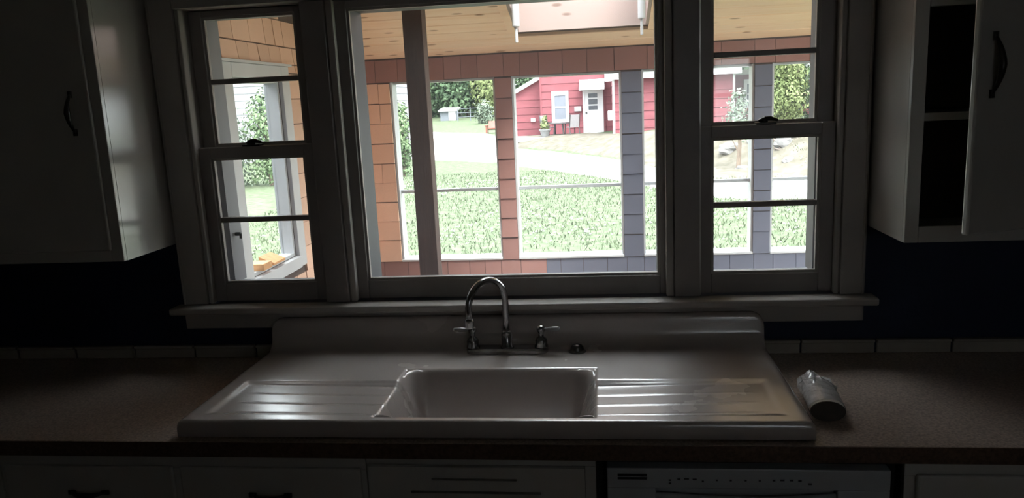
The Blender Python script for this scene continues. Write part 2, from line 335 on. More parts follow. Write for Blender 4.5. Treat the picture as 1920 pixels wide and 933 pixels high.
FY = -0.655   # front plane of base cabinets
def pull(parent, x, z, y, horizontal=True, L=.10):
    h = L / 2; pts = []; rad = []
    for i in range(13):
        t = -1 + i / 6.0
        out = .024 * (1 - t * t) + .003
        pts.append((x + t * h, y - out, z) if horizontal else (x, y - out, z + t * h)); rad.append(.0035 + .006 * (1 - abs(t)))
    b = B().tube(pts, rad, 10)
    e = .01
    for s_ in (-1, 1):
        if horizontal: b.box(x + s_ * h - e, x + s_ * h + e, y - .006, y, z - .006, z + .006)
        else: b.box(x - .006, x + .006, y - .006, y, z + s_ * h - e, z + s_ * h + e)
    return part('handle', b, 'nickel', parent, smooth=True, label='dark bow-shaped pull')

def base_unit(label, x0, x1, drawers, doors, false_front=None):
    r = thing('base_cabinet', label, 'cabinet', ((x0 + x1) / 2, FY / 2, 0.0))
    k = .018
    part('carcass', B().box(x0, x0 + k, FY + .02, -.02, .0, CT - .037).box(x1 - k, x1, FY + .02, -.02, .0, CT - .037).box(x0 + k, x1 - k, FY + .02, -.02, .08, .10).box(x0 + k, x1 - k, -.03, -.02, .1, CT - .037), 'cabin', r)
    zt = CT - .043
    fr = B().box(x0, x1, FY, FY + .02, .768, zt).box(x0, x1, FY, FY + .02, .08, .12)
    xs = [x0] + sorted({a for a, _ in drawers[1:]} ) + [x1]
    fr.box(x0, drawers[0][0] + .008, FY, FY + .02, .12, .768).box(drawers[-1][1] - .008, x1, FY, FY + .02, .12, .768)
    for (a0, a1), (b0, b1) in zip(drawers[:-1], drawers[1:]): fr.box(a1 - .008, b0 + .008, FY, FY + .02, .12, .768)
    fr.box(x0, x1, FY, FY + .02, .59, .615)
    part('face_frame', fr, 'cab', r, bevel=0.002)
    part('toe_kick', box(x0, x1, FY + .06, FY + .075, 0, .08), 'cabin', r)
    for a, b_ in drawers:
        d = part('drawer', box(a, b_, FY - .014, FY, .605, .776), 'cab', r, bevel=0.005)
        pull(d, (a + b_) / 2, .700, FY - .014)
    for a, b_ in doors:
        d = part('door', box(a, b_, FY - .014, FY, .105, .592), 'cab', r, bevel=0.005)
        pull(d, b_ - .05, .50, FY - .014, False)
    return r
base_unit('cream base cabinet at the far dark end past the two full drawers', -2.30, -1.390, [(-2.27, -1.855), (-1.84, -1.405)], [(-2.27, -1.855), (-1.84, -1.405)])
base_unit('cream base cabinet with two drawers under the counter beside the sink', -1.385, -0.318, [(-1.368, -0.862), (-0.84, -0.33)], [(-1.368, -0.862), (-0.84, -0.33)])
base_unit('cream base cabinet right of the dishwasher, single wide drawer showing', 1.040, 2.30, [(1.066, 1.66), (1.68, 2.27)], [(1.066, 1.66), (1.68, 2.27)])
# sink base with a slotted false front
r = thing('sink_cabinet', 'cream sink base with a slotted vent panel under the basin', 'cabinet', (0, FY / 2, 0))
x0, x1 = -.316, .290
part('carcass', B().box(x0, x0 + .018, FY + .02, -.02, 0, .80).box(x1 - .018, x1, FY + .02, -.02, 0, .80).box(x0 + .018, x1 - .018, FY + .02, -.02, .08, .10), 'cabin', r)
part('face_frame', B().box(x0, x1, FY, FY + .02, .785, CT - .043).box(x0, -.30, FY, FY + .02, .08, .785).box(.262, x1, FY, FY + .02, .08, .785).box(-.30, .262, FY, FY + .02, .585, .61), 'cab', r, bevel=.002)
# panel built around two open slots
px0, px1, pz0, pz1 = -.309, .262, .605, .785
s1 = (-.138, .086, .748, .754); s2 = (-.196, .148, .711, .718)
pb = B().box(px0, px1, FY - .014, FY, s1[3], pz1).box(px0, px1, FY - .014, FY, s2[3], s1[2]).box(px0, px1, FY - .014, FY, pz0, s2[2])
pb.box(px0, s1[0], FY - .014, FY, s1[2], s1[3]).box(s1[1], px1, FY - .014, FY, s1[2], s1[3]).box(px0, s2[0], FY - .014, FY, s2[2], s2[3]).box(s2[1], px1, FY - .014, FY, s2[2], s2[3])
part('vent_panel', pb, 'cab', r)
part('slot_backing', box(-.25, .2, FY + .003, FY + .006, .69, .77), 'black', r)
for a, b_ in ((-.309, -.028), (-.018, .262)):
    d = part('door', box(a, b_, FY - .014, FY, .105, .588), 'cab', r, bevel=.005); pull(d, b_ - .05 if a < -.1 else a + .05, .50, FY - .014, False)
# dishwasher
r = thing('dishwasher', 'white built-in dishwasher with slotted control panel below the counter', 'dishwasher', (.66, FY / 2, 0))
part('cavity', B().box(.293, .313, FY + .03, -.05, .0, .815).box(1.008, 1.028, FY + .03, -.05, .0, .815).box(.313, 1.008, FY + .03, -.05, .800, .815).box(.313, 1.008, -.06, -.05, 0, .80), 'black', r)
part('tub', box(.318, 1.003, FY + .02, -.07, .09, .785), 'black', r)
cpan = part('control_panel', B().box(.318, 1.003, FY - .018, FY + .02, .736, .790).box(.318, .440, FY - .018, FY + .02, .665, .736).box(.880, 1.003, FY - .018, FY + .02, .665, .736).box(.44, .88, FY + .008, FY + .02, .665, .736), 'dish', r, bevel=.003)
part('grip_bar', B().tube([(.44 + .44 * i / 12, FY - .004 - .012 * math.sin(math.pi * i / 12), .712 - .006 * math.sin(math.pi * i / 12)) for i in range(13)], .009, 10), 'dish', cpan, smooth=True)
for zz in (.772, .763): part('vent_slot', box(.345, .418, FY - .0195, FY - .0178, zz - .003, zz + .003), 'black', cpan)
for xx, zz, wd in [(.475, .741, .006), (.475, .733, .006), (.497, .744, .007), (.516, .745, .012), (.536, .744, .010), (.556, .739, .005), (.590, .742, .005), (.624, .742, .005), (.660, .742, .005), (.694, .742, .005), (.728, .743, .006), (.748, .744, .010), (.770, .744, .008), (.790, .743, .008), (.814, .735, .008)]:
    part('button', box(xx - wd / 2, xx + wd / 2, FY - .0192, FY - .0178, zz + .016, zz + .020), 'print', cpan)
part('door', box(.318, 1.003, FY - .014, FY + .02, .12, .658), 'dish', r, bevel=.004)
part('toe_kick', box(.32, 1.0, FY + .05, FY + .065, 0, .11), 'black', r)

# ================================================================== SINK
SW = .825
def groove_h(x, y):
    ax = abs(x); z = 0.0
    # basin
    bx = min(x + .286, .286 - x); by = min(y + .640, -.288 - y)
    R_ = .07
    if bx > 0 and by > 0:
        d = min(bx, by)
        if bx < R_ and by < R_: d = R_ - math.hypot(R_ - bx, R_ - by)
    else: d = min(bx, by)
    if d > -.012:
        z -= .185 * sst(-.012, .085, min(d, 0.0))
    if d > 0:
        z -= .185 * sst(-.012, .085, d) - .185 * sst(-.012, .085, 0)
    # drainboards
    if True:
        ex = .765 - ax; ey = min(y + .637, -.375 - y)
        e = min(sst(-.005, .02, ex), sst(0, .03, ey))
        if e > 0:
            slope = .010 * (1 - max(0, ax - .286) / .48)
            g = 0
            gl = sst(0, .08, .73 - ax)
            for gy in (-.395, -.468, -.537, -.604):
                g = max(g, 1 - abs(y - gy) / .006) if abs(y - gy) < .006 else g
            z -= e * (.004 + slope) - e * gl * .0024 * sst(0, 1, g)
    return z
xs = []
def seq(a, b_, n): return [a + (b_ - a) * i / n for i in range(n)]
half = seq(0, .22, 8) + seq(.22, .30, 26) + seq(.30, .68, 26) + seq(.68, .78, 16) + seq(.78, .812, 4) + [.812, .818, .8225, .8245]
xcols = [-x for x in half[:0:-1]] + half
ys = seq(-.664, -.625, 14) + seq(-.625, -.37, 64) + seq(-.37, -.345, 4) + seq(-.345, -.270, 24) + seq(-.27, -.11, 10) + [-.11]
rows = [(-.672, .868, 0), (-.676, .870, 0), (-.6765, .895, 0), (-.6755, .905, 0), (-.672, .912, 0), (-.668, .9145, 0)]
rows += [(y, .915, 1) for y in ys]
for i in range(1, 9):
    q = math.pi / 2 * i / 8; rows.append((-.11 + .058 * math.sin(q), .915 + .045 * (1 - math.cos(q)), 0))
rows += [(-.050, .98, 0), (-.048, .995, 0), (-.046, 1.004, 0), (-.041, 1.0105, 0), (-.033, 1.013, 0), (-.026, 1.013, 0), (-.0245, 1.005, 0), (-.0245, .868, 0)]
sb = B(); nr = len(rows)
cols = [(-SW, 'skirt'), (-SW, 'edge')] + [(x, 'top') for x in xcols] + [(SW, 'edge'), (SW, 'skirt')]
for (y, z, fl) in rows:
    for x, kd in cols:
        ax = abs(x)
        zz = z + (groove_h(x, y) if fl and kd == 'top' else 0)
        # rolled side edges and rounded upper corners of the splash
        if kd == 'top' and ax > .80 and z > .90: zz -= .010 * ((ax - .80) / .0245) ** 3
        if kd == 'edge': zz = max(.868, zz - .016)
        if kd == 'skirt': zz = .868
        if z > .96:
            cr = max(0, (ax - .785) / .04); lim = 1.013 - .04 * (1 - math.sqrt(max(0, 1 - cr * cr)))
            zz = min(zz, lim - (1.013 - z) * .3)
        xx = x
        if z < 1.0 and y > -.13 and kd != 'x':      # side edge of the splash flares into the deck
            pass
        sb.v.append((xx, y, zz))
nc = len(cols)
for i in range(nr - 1):
    for j in range(nc - 1):
        a = i * nc + j; sb.f.append((a, a + 1, a + nc + 1, a + nc))
sink = single('sink', sb, 'enamel', 'wide cream enamel drainboard sink with fluted drainboards and low splash back', 'sink', smooth=True, loc=(0, -.35, .868))
part('drain', B().lathe([(.045, -.1965), (.045, -.194), (.030, -.193), (.028, -.1955), (.004, -.1955)], (0, -.46, .915), 24), 'chrome', sink, smooth=False)
# faucet
f = thing('faucet', 'chrome two-handle kitchen faucet with swivelled gooseneck spout on the sink ledge', 'faucet', (0, -.125, .915))
DZ = .9155
pl = B(); nseg = 40; outl = []
for k in range(nseg):
    q = 2 * math.pi * k / nseg; outl.append((.0 + .107 * (1 if math.cos(q) > 0 else -1) + .026 * math.cos(q) if abs(math.cos(q)) > 1e-6 else 0, -.125 + .030 * math.sin(q)))
o2 = [(.004 + x * .96, -.125 + (y + .125) * .80) for x, y in outl]
vsb = [(x + .004, y, DZ) for x, y in outl] + [(x + .004, y, DZ + .010) for x, y in outl] + [(x, y, DZ + .016) for x, y in o2]
fs = [(k, (k + 1) % nseg, nseg + (k + 1) % nseg, nseg + k) for k in range(nseg)] + [(nseg + k, nseg + (k + 1) % nseg, 2 * nseg + (k + 1) % nseg, 2 * nseg + k) for k in range(nseg)] + [tuple(range(2 * nseg, 3 * nseg)), tuple(range(nseg))[::-1]]
pl.add(vsb, fs); part('deck_plate', pl, 'chrome', f)
part('spout_base', B().lathe([(.022, 0), (.022, .004), (.018, .008), (.0175, .040), (.016, .046), (.0165, .050), (.013, .056)], (.004, -.125, DZ + .016), 24), 'chrome', f, smooth=True)
pts = [(.004, -.125, DZ + .06), (.0045, -.125, 1.03), (.005, -.125, 1.085)]
dv = Vector((-.098, -.125, 0)); rr = dv.length / 2; dn = dv.normalized()
c0 = Vector((.005, -.125, 1.088)) + dn * rr
for i in range(1, 17):
    q = math.pi * i / 16 * 1.04; pts.append(tuple(c0 - dn * rr * math.cos(q) + Vector((0, 0, rr * math.sin(q)))))
e = Vector(pts[-1]); d = (e - Vector(pts[-2])).normalized()
sp_ = part('spout', B().tube(pts + [tuple(e + d * .022)], .0105, 16), 'chrome', f, smooth=True)
q = e + d * .018
part('aerator', B().tube([tuple(q), tuple(q + d * .004), tuple(q + d * .008), tuple(q + d * .024), tuple(q + d * .027)], [.0115, .0145, .0145, .0135, .011], 18), 'chrome', sp_, smooth=False)
for s_ in (-1, 1):
    hx = .004 + s_ * .1115
    h = part('tap_handle', B().lathe([(.022, 0), (.022, .004), (.019, .012), (.020, .022), (.016, .030), (.009, .036), (.008, .046), (.0125, .052), (.0145, .060), (.012, .068), (.004, .072)], (hx, -.125, DZ + .015), 22), 'chrome', f, smooth=True)
    zz = DZ + .015 + .059
    part('lever', B().tube([(hx + s_ * .010, -.126, zz), (hx + s_ * .020, -.127, zz), (hx + s_ * .024, -.127, zz + .001), (hx + s_ * .040, -.129, zz + .002), (hx + s_ * .058, -.131, zz + .003), (hx + s_ * .062, -.131, zz + .003)], [.005, .005, .007, .0085, .007, .004], 12), 'porcelain', h, smooth=True, label='white porcelain lever')
single('hole_cover', B().lathe([(.029, 0), (.028, .003), (.022, .007), (.020, .016), (.014, .022), (.006, .0245), (.001, .025)], (.230, -.128, DZ - .0002), 24), 'nickel', 'small domed hole cover on the sink ledge beside the faucet', 'hole cover', smooth=False)

# wrapped roll on the counter
r = thing('wrapped_roll', 'white paper roll in crinkled clear film lying against the sink edge', 'paper roll', (.886, -.55, CT), rotz=-.10)
r.scale = (1.05, 1.0, .66)
RR = .043
part('roll', B().tube([(0, .0, RR + .002), (0, .008, RR + .002), (0, .17, RR + .002)], [RR - .003, RR - .0015, RR - .002], 28), 'paper', r, smooth=False)
part('end_disc', B().tube([(0, -.003, RR + .002), (0, .001, RR + .002)], RR - .002, 28), 'shaded_end', r, label='flattened end in painted shade')
fb = B(); ns, nl = 36, 22; random.seed(5)
for i in range(nl + 1):
    t = i / nl; yy = .012 + t * .225
    base = RR + .0005 if t < .62 else RR + .0005 - (RR - .012) * sst(.66, 1.0, t)
    for k in range(ns):
        q = 2 * math.pi * k / ns; n_ = noise.noise(Vector((math.cos(q) * 3.1, math.sin(q) * 3.1, t * 7)))
        rad = base + max(-.0004, n_ * (.001 + .020 * sst(.45, .9, t)))
        x_, z_ = rad * math.cos(q), RR + .002 + rad * math.sin(q) + .012 * sst(.7, 1, t)
        fb.v.append((x_ - .012 * sst(.6, 1, t), yy, max(.001, z_)))
for i in range(nl):
    for k in range(ns): fb.f.append((i * ns + k, i * ns + (k + 1) % ns, (i + 1) * ns + (k + 1) % ns, (i + 1) * ns + k))
fb.f.append(tuple(nl * ns + k for k in range(ns)))
part('film_wrapper', fb, 'film', r, smooth=False)
tb = B(); nn = 9
for a in range(nn):           # loose crumpled flap standing off the twisted end
    for c in range(nn):
        u_, v_ = a / (nn - 1), c / (nn - 1)
        n_ = noise.noise(Vector((u_ * 4, v_ * 4, 3.3)))
        tb.v.append((-.046 + .05 * v_ + .006 * n_, .11 + .10 * u_ + .02 * n_, .020 + .062 * math.sin(1.5 * v_ + .4) + .022 * n_ + .010 * u_))
for a in range(nn - 1):
    for c in range(nn - 1): tb.f.append((a * nn + c, a * nn + c + 1, (a + 1) * nn + c + 1, (a + 1) * nn + c))
tw = part('film_flap', tb, 'film', r)
so = tw.modifiers.new('thick', 'SOLIDIFY'); so.thickness = .0012

# ================================================================== WALL CABINETS
CD = -.308; ZB = 1.279; ZT = 2.30
r = thing('wall_cabinet', 'glossy cream wall cabinet with closed door and its side towards the window', 'cabinet', (-1.73, CD / 2, ZB))
xa, xb = -2.34, -1.157
part('carcass', B().box(xb - .018, xb, CD + .018, -.001, ZB, ZT).box(xa, xa + .018, CD + .018, -.001, ZB, ZT).box(xa + .018, xb - .018, CD + .018, -.001, ZB, ZB + .018).box(xa + .018, xb - .018, CD + .018, -.001, ZT - .018, ZT).box(xa + .018, xb - .018, -.012, -.001, ZB + .018, ZT - .018), 'cab', r)
part('face_frame', B().box(xb - .040, xb, CD, CD + .018, ZB, ZT).box(xa, xa + .04, CD, CD + .018, ZB, ZT).box(xa + .04, xb - .04, CD, CD + .018, ZB, ZB + .045).box(xa + .04, xb - .04, CD, CD + .018, ZT - .05, ZT).box(-1.77, -1.73, CD, CD + .018, ZB + .045, ZT - .05), 'cab', r, bevel=.002)
for a, b_, hxx in ((-1.742, xb - .030, -1.243), (-2.31, -1.752, -1.82)):
    d = part('door', box(a, b_, CD - .013, CD - .0005, ZB + .036, ZT - .04), 'cab', r, bevel=.005); pull(d, hxx, 1.736, CD - .013, False, .112)
xa, xb = 1.141, 2.34; HX = 1.60
r = thing('wall_cabinet', 'cream wall cabinet standing open, one door ajar over dark shelves', 'cabinet', (1.73, CD / 2, ZB))
part('carcass', B().box(xa, xa + .018, CD + .018, -.001, ZB, ZT).box(xb - .018, xb, CD + .018, -.001, ZB, ZT).box(xa + .018, xb - .018, CD + .018, -.001, ZB, ZB + .018).box(xa + .018, xb - .018, CD + .018, -.001, ZT - .018, ZT), 'cab', r)
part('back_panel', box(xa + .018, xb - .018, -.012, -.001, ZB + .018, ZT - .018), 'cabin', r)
part('shelf', box(xa + .019, xb - .019, CD + .02, -.013, 1.607, 1.628), 'cab', r)
part('shelf', box(xa + .019, xb - .019, CD + .02, -.013, 1.940, 1.960), 'cab', r)
part('face_frame', B().box(xa, xa + .036, CD, CD + .018, ZB, ZT).box(xb - .04, xb, CD, CD + .018, ZB, ZT).box(HX - .02, HX + .04, CD, CD + .018, ZB + .045, ZT - .05).box(xa + .036, xb - .04, CD, CD + .018, ZB, ZB + .045).box(xa + .036, xb - .04, CD, CD + .018, ZT - .4, ZT), 'cab', r, bevel=.002)
ang = math.radians(24); dw = .43
db = box(-dw, 0, -.019, 0, 1.332 - ZB, ZT - .02 - ZB)
o = bpy.data.objects.new('door', db.mesh('door')); COL.objects.link(o); o.parent = r
o.location = (HX - 1.73, CD - .004 - CD / 2, 0); o.rotation_euler = (0, 0, ang); finish(o, 'cab', False, .005); ORIG[o.name] = (0, 0, 0)
pull(o, -dw + .045, 1.742 - ZB, -.019, False, .135)
d = part('door', box(HX + .026, xb - .03, CD - .013, CD - .0005, ZB + .036, ZT - .04), 'cab', r, bevel=.005); pull(d, HX + .08, 1.736, CD - .013, False, .112)

# ================================================================== PORCH
PY = 2.40; SL = .25                              # inner face of the far porch wall, ceiling slope
def cz(y): return 2.003 + SL * (PY - y)
OP = [(-1.018, -.342), (-.237, .444), (.568, 1.242), (1.346, 2.02)]; OT, OB = 1.862, .697
PW = .11
XL, XR = -1.25, 2.20
pb = B().box(XL - .12, XR, PY, PY + PW, OT, 2.06).box(XL - .12, XR, PY, PY + PW, -.3, OB)
edges = [XL - .12] + [e for o_ in OP for e in o_] + [XR]
for a, c in zip(edges[0::2], edges[1::2]): pb.box(a, c, PY, PY + PW, OB, OT)
wall_porch = struct('wall_porch_front', pb, 'sheath', 'shingled inner wall of the porch with four large openings', 'wall')
LO = (.70, 1.22, .985, 1.868)                    # opening in the porch side wall: y0,y1,z0,z1
pb = B().box(XL - .06, XL, WT, LO[0], -.3, 2.56).box(XL - .06, XL, LO[1], PY, -.3, 2.5 - .2).box(XL - .06, XL, LO[0], LO[1], -.3, LO[2]).box(XL - .06, XL, LO[0], LO[1], LO[3], 2.45)
wall_side = struct('wall_porch_side', pb, 'sheath', 'cedar shingled side wall of the porch with a white framed opening', 'wall')
struct('floor_porch', box(XL - .12, XR, WT, PY + PW, -.12, -.06), 'deck', 'pale boarded porch floor outside the windows', 'floor')
struct('roof_porch', B().prism([(WT, cz(WT) + .05), (PY + .45, cz(PY + .45) + .05), (PY + .45, cz(PY + .45) + .10), (WT, cz(WT) + .10)], 0, XL - .4, -.16)
       .prism([(WT, cz(WT) + .05), (PY + .45, cz(PY + .45) + .05), (PY + .45, cz(PY + .45) + .10), (WT, cz(WT) + .10)], 0, .60, XR + .3)
       .prism([(WT, cz(WT) + .05), (.48, cz(.48) + .05), (.48, cz(.48) + .10), (WT, cz(WT) + .10)], 0, -.16, .60)
       .prism([(2.04, cz(2.04) + .05), (PY + .45, cz(PY + .45) + .05), (PY + .45, cz(PY + .45) + .10), (2.04, cz(2.04) + .10)], 0, -.16, .60), 'roof', 'porch roof deck above the pine ceiling', 'roof')
# shingles: one tapered wedge, shared by all
def wedge(mat):
    b = B().add([(0, 0, 0), (1, 0, 0), (1, -1, 0), (0, -1, 0), (0, 0, 1), (1, 0, 1), (1, -.35, 1), (0, -.35, 1)],
                [(0, 1, 2, 3), (4, 7, 6, 5), (0, 4, 5, 1), (1, 5, 6, 2), (2, 6, 7, 3), (3, 7, 4, 0)])
    me = b.mesh('shingle'); me.materials.append(MAT[mat]); return me
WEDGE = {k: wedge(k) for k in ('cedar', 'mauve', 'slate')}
def shingle(par, mat, x, y, z, wd, hh, rot=0.0):
    o = bpy.data.objects.new('shingle', WEDGE[mat]); COL.objects.link(o); o.parent = par
    o.location = (x, y, z); o.rotation_euler = (0, 0, rot); o.scale = (wd, random.uniform(.011, .015), hh - .005)
EX = .127; random.seed(11)
def course(par, x0, x1, z, h, matf, wmin=.09, wmax=.19):
    x = x0
    while x < x1 - .001:
        wd = random.uniform(wmin, wmax)
        if x1 - (x + wd) < .07: wd = x1 - x
        g = .003
        shingle(par, matf(x + wd / 2, z), x + g / 2, PY, z + random.uniform(-.002, .002), wd - g, h)
        x += wd
def matfar(x, z):  # shingle colour imitates the light: cedar left, mauve top and middle, blue right
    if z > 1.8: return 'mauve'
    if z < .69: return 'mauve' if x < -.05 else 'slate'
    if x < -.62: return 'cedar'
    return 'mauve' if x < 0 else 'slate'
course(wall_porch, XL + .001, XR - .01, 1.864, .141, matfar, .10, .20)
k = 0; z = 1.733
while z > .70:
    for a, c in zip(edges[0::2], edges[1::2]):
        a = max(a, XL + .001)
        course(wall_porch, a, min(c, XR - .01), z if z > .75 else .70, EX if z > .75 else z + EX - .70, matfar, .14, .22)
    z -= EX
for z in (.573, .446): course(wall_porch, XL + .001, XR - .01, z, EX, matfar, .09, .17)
# side wall shingles face +x
def course_side(y0, y1, z, h):
    y = y0
    while y < y1 - .001:
        wd = random.uniform(.10, .19)
        if y1 - (y + wd) < .07: wd = y1 - y
        o = bpy.data.objects.new('shingle', WEDGE['cedar']); COL.objects.link(o); o.parent = wall_side
        o.location = (XL, y + .0015, z); o.rotation_euler = (0, 0, math.pi / 2); o.scale = (wd - .004, random.uniform(.011, .015), h - .005)
        y += wd
course_side(WT + .01, PY - .02, 1.946, 2.03 - 1.946)
for i in range(-4, 12):
    z = 2.03 - EX * i
    if z >= 1.93: ye = min(PY - .02, PY - (z + EX - 2.003) / SL - .01); course_side(WT + .01, ye, z, EX)
    else:
        course_side(1.322, PY - .02, z, min(EX, 1.946 - z))
        if z < .85: course_side(WT + .01, 1.312, z, EX)
# windows in the porch wall
def porch_window(n, a, c, label):
    wr = thing('window_%d' % n, label, 'window', ((a + c) / 2, PY, OB), kind='structure')
    y0, y1 = PY - .012, PY + PW + .01
    part('frame', B().box(a, a + .012, y0 + .02, y1, OB, OT).box(c - .012, c, y0 + .02, y1, OB, OT).box(a + .012, c - .012, y0 + .05, y1, OT - .012, OT), 'white', wr)
    part('sill', box(a + .001, c - .001, y0 - .003, y1 + .02, OB + .0005, OB + .014), 'white', wr, bevel=.002)
    part('meeting_rail', box(a + .012, c - .012, PY + .045, PY + .075, 1.146, 1.166), 'storm', wr, bevel=.002)
    for p0, p1 in ((OB + .014, 1.146), (1.166, OT - .012)):
        part('pane', box(a + .012, c - .012, PY + .058, PY + .061, p0, p1), 'oglass', wr)
for i, (a, c) in enumerate(OP):
    porch_window(4 + i, a, c, ['porch window behind the brown post, looking to the hedge', 'porch window framing the red house and its patio', 'porch window between the two slate blue pillars', 'porch window past the last slate blue pillar, towards the boulders'][i])
# white framed opening in the side wall
wr = thing('window_8', 'white framed window in the cedar shingled porch side wall', 'window', (XL, .91, LO[2]), kind='structure')
y0, y1, z0, z1 = LO
part('casing', B().box(XL - .001, XL + .020, y1, 1.31, z0 - .06, 1.93).box(XL - .001, XL + .020, y0 - .10, y0, z0 - .06, 1.93).box(XL - .001, XL + .020, y0, y1, z1, 1.93).box(XL - .001, XL + .03, y0, y1, z0 - .06, z0), 'white', wr, bevel=.003)
part('drip_cap', box(XL, XL + .035, y0 - .11, 1.32, 1.9305, 1.942), 'white', wr)
part('jamb', B().box(XL - .07, XL - .002, y1 - .020, y1 - .001, z0, z1).box(XL - .07, XL - .002, y0 + .001, y0 + .02, z0, z1).box(XL - .07, XL - .002, y0 + .02, y1 - .02, z1 - .018, z1 - .001).box(XL - .07, XL - .002, y0 + .02, y1 - .02, z0 + .001, z0 + .018), 'white', wr)
part('pane', box(XL - .058, XL - .055, y0 + .02, y1 - .02, z0 + .018, z1 - .018), 'oglass', wr)
lb = thing('lumber_offcut', 'orange lumber offcuts lying on the side window ledge', 'lumber', (XL - .02, .80, z0))
part('block', box(XL - .055, XL + .028, .78, .87, z0 + .0185, z0 + .050), 'lumber', lb, bevel=.002)
part('wedge', B().prism([(XL - .05, z0 + .0185), (XL + .025, z0 + .0185), (XL + .025, z0 + .03), (XL - .05, z0 + .06)], 1, .90, 1.03), 'lumber', lb)
# pine ceiling boards
ceil = struct('ceiling_porch', B().prism([(WT, cz(WT) + .025), (PY, cz(PY) + .025), (PY, cz(PY) + .048), (WT, cz(WT) + .048)], 0, XL, -.16)
              .prism([(WT, cz(WT) + .025), (PY, cz(PY) + .025), (PY, cz(PY) + .048), (WT, cz(WT) + .048)], 0, .60, XR)
              .prism([(2.04, cz(2.04) + .025), (PY, cz(PY) + .025), (PY, cz(PY) + .048), (2.04, cz(2.04) + .048)], 0, -.16, .60)
              .prism([(WT, cz(WT) + .025), (.48, cz(.48) + .025), (.48, cz(.48) + .048), (WT, cz(WT) + .048)], 0, -.16, .60), 'sheath', 'sloping porch ceiling of knotty pine boards', 'ceiling')
BW = .132
def board(x0, x1, ya, yb):
    L = x1 - x0; b = B()
    ch = .007
    prof = [(ya + .0008, .0), (ya + .0008, .016), (ya + ch, .020), (yb - ch, .020), (yb - .0008, .016), (yb - .0008, 0)]
    # local profile: depth below the underlay, following the slope
    vs = []
    for xx in (x0, x1):
        for yy, dd in prof: vs.append((xx, yy, cz(yy) + .0245 - dd))
    n = len(prof)
    b.add(vs, [tuple(range(n)), tuple(range(n, 2 * n))[::-1]] + [(i, n + i, n + (i + 1) % n, (i + 1) % n) for i in range(n)])
    part('board', b, 'pine', ceil)
yb = PY - .002; SKL, SKR, SKY0, SKY1 = -.155, .595, 0.50, 2.036
while yb > WT + .02:
    ya = max(WT + .002, yb - BW)
    if ya < SKY1 - .005 and yb > SKY0 + .005:
        board(XL + .002, SKL, ya, yb); board(SKR, XR - .002, ya, yb)
    else: board(XL + .002, XR - .002, ya, yb)
    yb = ya
# skylight well
sk = thing('skylight', 'skylight well with pale pine sides in the porch ceiling', 'skylight', (.22, 1.53, cz(1.53)), kind='structure')
def zc(y): return cz(y) + .005
ZK = 2.62
part('far_side', box(SKL, SKR, SKY1 - .018, SKY1, cz(SKY1), ZK), 'pinelight', sk)
part('near_side', box(SKL, SKR, SKY0, SKY0 + .018, zc(SKY0) + .003, ZK + .3), 'pinelight', sk)
for a in (SKL, SKR - .018):
    part('flank', B().prism([(SKY0 + .018, zc(SKY0)), (SKY1 - .018, zc(SKY1)), (SKY1 - .018, ZK), (SKY0 + .018, ZK + .3)], 0, a, a + .018), 'pinelight', sk)
part('trim_strip', B().prism([(SKY0, cz(SKY0) - .001), (SKY1, cz(SKY1) - .001), (SKY1, cz(SKY1) + .004), (SKY0, cz(SKY0) + .004)], 0, SKL - .045, SKL).prism([(SKY0, cz(SKY0) - .001), (SKY1, cz(SKY1) - .001), (SKY1, cz(SKY1) + .004), (SKY0, cz(SKY0) + .004)], 0, SKR, SKR + .045), 'pine', sk)
part('pane', B().prism([(SKY0, ZK + .305), (SKY1, ZK + .005), (SKY1, ZK + .010), (SKY0, ZK + .31)], 0, SKL, SKR), 'oglass', sk)
for sx, zt, lab in ((-.116, 2.095, 'white hanging strut near the post side of the skylight well'), (.540, 2.098, 'white hanging strut at the far corner of the skylight well')):
    s_ = thing('skylight_strut', lab, 'strut', (sx, 1.70, zt - .08), group='white struts hanging in the skylight well')
    part('tube', B().lathe([(.018, 0), (.0195, .004), (.0195, .62), (.012, .625)], (sx, 1.70, zt), 18), 'white', s_)
    part('rod', B().lathe([(.006, -.082), (.0075, -.079), (.0075, .0)], (sx, 1.70, zt), 12), 'white', s_)
# post
single('porch_post', box(-.603, -.508, 1.20, 1.292, -.06, cz(1.292) - .002), 'post', 'square brown wooden post standing in the porch before the openings', 'post', bevel=.003)

# ================================================================== OUTDOORS
def gz(x, y):
    yf = lerp(x, [-30, -8, -4, 0, 5, 9], [30, 30, 28.5, 22.5, 15, 13])
    h = lerp(x, [-8, -4, 0, 3, 9], [.35, .42, .47, .8, 1.0]); wd = lerp(x, [-8, -4, 0, 3], [9, 4.5, 5.5, 3.2])
    s_ = y - yf
    return -.3 + h * sst(0, wd, s_) + .03 * max(0, s_ - 12) * (1 - sst(-2, 1, x))
def terrain(xs_, ys_, dz=0.0, zf=gz):
    b = B(); nx = len(xs_)
    for y in ys_:
        for x in xs_: b.v.append((x, y, zf(x, y) + dz))
    for j in range(len(ys_) - 1):
        for i in range(nx - 1):
            a = j * nx + i; b.f.append((a, a + 1, a + nx + 1, a + nx))
    return b
gx = [-70 + i for i in range(0, 50, 2)] + [-20 + .5 * i for i in range(70)] + [15 + i * 2 for i in range(28)]
gy = [-10, -4, 0, 2.6] + [3 + .5 * i for i in range(80)] + [43 + 1.5 * i for i in range(35)]
ground = struct('ground', terrain(gx, gy), 'lawn', 'green lawn rising gently towards the driveway', 'lawn', smooth=True)
near = [(-14, 27.5), (-7.74, 26.3), (-5.88, 24.97), (-3.25, 22.9), (-2.42, 21.3), (-.62, 18.5), (.79, 15.8), (2.29, 12.6), (3.94, 11.9), (8, 11.2), (14, 10.6)]
